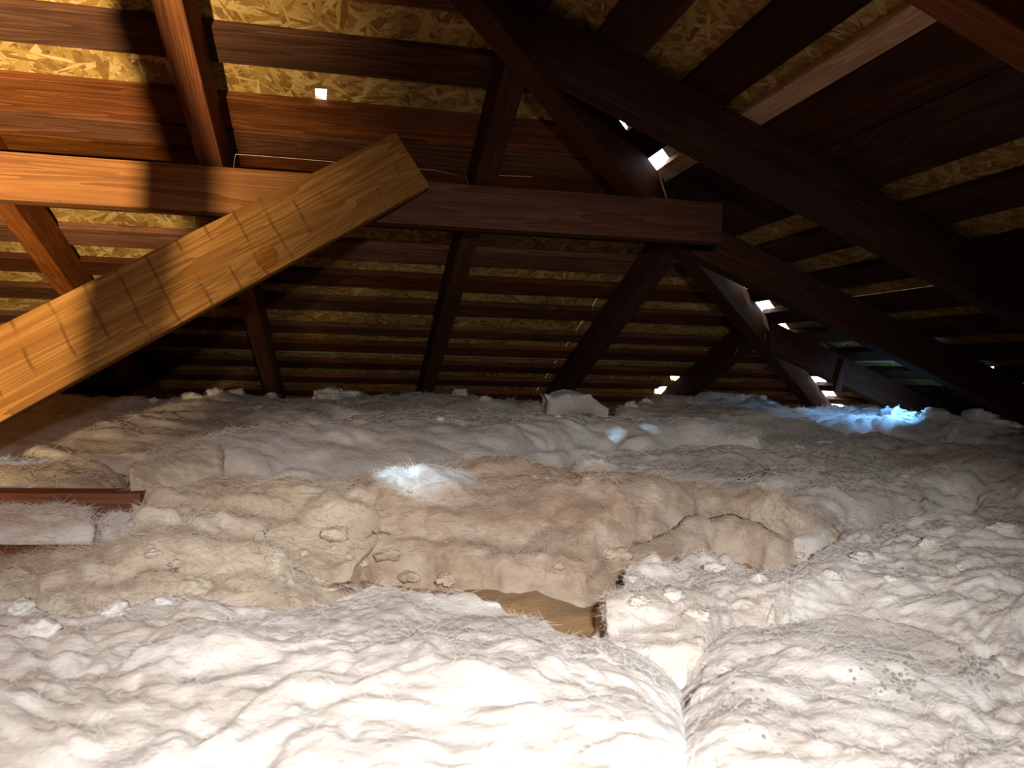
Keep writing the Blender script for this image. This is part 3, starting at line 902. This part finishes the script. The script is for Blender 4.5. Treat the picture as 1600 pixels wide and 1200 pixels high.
# folded block of wool at the back
def chunk(name, label, pts_px, Y, depth, mat):
    pts = [at_y(x, y, Y) for x, y in pts_px]
    c = sum(pts, Vector()) / len(pts)
    bm = bmesh.new()
    fr = [bm.verts.new(p - c + Vector((0, -depth / 2, 0))) for p in pts]
    bk = [bm.verts.new((p - c) * 0.94 + Vector((0.01, depth / 2, 0))) for p in pts]
    bm.faces.new(fr); bm.faces.new(bk[::-1])
    n = len(pts)
    for i in range(n): bm.faces.new((fr[(i + 1) % n], fr[i], bk[i], bk[(i + 1) % n]))
    bmesh.ops.triangulate(bm, faces=bm.faces[:])
    for _ in range(5):
        bmesh.ops.subdivide_edges(bm, edges=[e for e in bm.edges if e.calc_length() > 0.012], cuts=1)
    bmesh.ops.triangulate(bm, faces=bm.faces[:])
    for _ in range(3): bmesh.ops.smooth_vert(bm, verts=bm.verts[:], factor=0.5, use_axis_x=True, use_axis_y=True, use_axis_z=True)
    bm.normal_update()
    P = np.array([v.co[:] for v in bm.verts]) + np.array(c); d = fluff(P, 0.7)
    for v, k in zip(bm.verts, d): v.co += v.normal * float(k)
    bmesh.ops.recalc_face_normals(bm, faces=bm.faces[:])
    me = bpy.data.meshes.new(name); bm.to_mesh(me); bm.free()
    me.polygons.foreach_set('use_smooth', [True] * len(me.polygons)); me.materials.append(mat)
    o = bpy.data.objects.new(name, me); o.location = c; link(o)
    return tag(o, label, 'insulation', 'loose wool chunks')
chunk('wool_chunk', 'pale folded block of wool standing at the back in the centre', [(843, 660), (842, 613), (880, 611), (915, 609), (948, 635), (950, 660)], 2.72, 0.16, M_WOOL_P)
chunk('wool_chunk', 'grey round clump of wool at the back between two rafters', [(484, 640), (488, 608), (510, 600), (535, 604), (542, 622), (536, 640)], 3.02, 0.12, M_WOOL_P)
chunk('wool_chunk', 'torn wool clump with a raised tip at the far right behind the blue patch', [(1375, 668), (1380, 640), (1392, 628), (1402, 636), (1420, 642), (1450, 650), (1455, 670)], 2.45, 0.10, M_WOOL_P)
chunk('wool_chunk', 'pale clump of wool at the far right edge under the dark rafters', [(1455, 690), (1470, 662), (1510, 655), (1550, 652), (1600, 655), (1625, 664), (1625, 692)], 2.15, 0.14, M_WOOL_P)

# dark specks on the foreground wool
def specks(name, centers, parent_pick, mat):
    fv, ff = [], []; par = None
    for cx_, cy_, rx, ry, n, sz, ang in centers:
        for _ in range(n):
            u, v_ = rng.normal(0, 0.5), rng.normal(0, 0.5)
            x = cx_ + u * rx * math.cos(ang) - v_ * ry * math.sin(ang); y = cy_ + u * rx * math.sin(ang) + v_ * ry * math.cos(ang)
            h = cast(x, min(y, 1240))
            if not h: continue
            o, P, dist, nrm = h
            if par is None: par = o
            if o is not par: continue
            r = sz * dist / FPX * rng.uniform(0.5, 1.2)
            zx = nrm.orthogonal().normalized(); zy = nrm.cross(zx)
            b0 = len(fv); c = P + nrm * 0.0012
            a0 = rng.uniform(0, 6)
            for i in range(6):
                a = a0 + i * math.pi / 3; rr = r * rng.uniform(.6, 1.1)
                fv.append(c + zx * rr * math.cos(a) + zy * rr * 0.8 * math.sin(a))
            fv.append(c + nrm * r * 0.5); fv.append(c - nrm * 0.002)
            for i in range(6):
                ff.append((b0 + i, b0 + (i + 1) % 6, b0 + 6)); ff.append((b0 + (i + 1) % 6, b0 + i, b0 + 7))
    if par is None: return
    off = par.matrix_world.translation
    s_ = mesh_obj(name, [v - off for v in fv], ff, mat, par); s_['kind'] = 'stuff'
    s_['label'] = 'scattered dark specks of dirt'
SPECK_MAT = plain('grey_specks', (0.32, 0.31, 0.30), 0.9)
specks('dirt_specks', [(1390, 1060, 60, 32, 38, 4.2, 0.3), (1180, 1105, 50, 34, 36, 4.2, 0.3), (1525, 1050, 40, 26, 34, 4.2, 0.7), (1020, 1160, 40, 30, 26, 4.2, 0.9)], None, SPECK_MAT)
specks('dirt_specks', [(420, 832, 14, 26, 10, 2.0, 0), (384, 849, 5, 4, 4, 2.5, 0)], None, M_SPECK)
specks('dirt_specks', [(1180, 742, 40, 8, 40, 1.6, -0.2), (1210, 735, 25, 6, 20, 1.5, -0.2)], None, M_SPECK)
specks('dirt_specks', [(50, 736, 30, 5, 16, 1.6, 0.1), (115, 738, 22, 5, 14, 1.6, -0.1)], None, M_SPECK)

# ------------------------------------------------------------------ cobweb threads
def thread(pts, r, label, Y=None):
    P = [Vector(p) for p in pts]
    fv, ff = [], []
    for i, p in enumerate(P):
        d = (P[min(i + 1, len(P) - 1)] - P[max(i - 1, 0)]).normalized()
        a = d.orthogonal().normalized(); b = d.cross(a)
        for k in range(5):
            an = k * 2 * math.pi / 5
            fv.append(p + a * r * math.cos(an) + b * r * math.sin(an))
    for i in range(len(P) - 1):
        for k in range(5):
            ff.append((i * 5 + k, i * 5 + (k + 1) % 5, (i + 1) * 5 + (k + 1) % 5, (i + 1) * 5 + k))
    c = sum(P, Vector()) / len(P)
    o = mesh_obj('cobweb_thread', [v - c for v in fv], ff, M_WEB, None, Matrix.Translation(c), True)
    tag(o, label, 'cobweb', 'cobweb threads above the purlin')
YW = 1.80
thread([at_y(x, y, YW) for x, y in [(365, 262), (368, 241), (400, 243), (450, 247), (500, 251), (530, 254)]], 0.0006, 'pale cobweb thread above the purlin left of the brace end')
thread([at_y(x, y, YW) for x, y in [(645, 263), (680, 266), (728, 277), (731, 287)]], 0.0005, 'faint cobweb thread above the purlin just right of the brace end')
thread([at_y(x, y, YW) for x, y in [(780, 274), (800, 275), (830, 276)]], 0.0006, 'short bright cobweb thread above the purlin right of the dark red rafter')

# lift everything so that the attic floor is at zero
for o in scene.objects:
    if o.parent is None:
        o.location.z += OZ
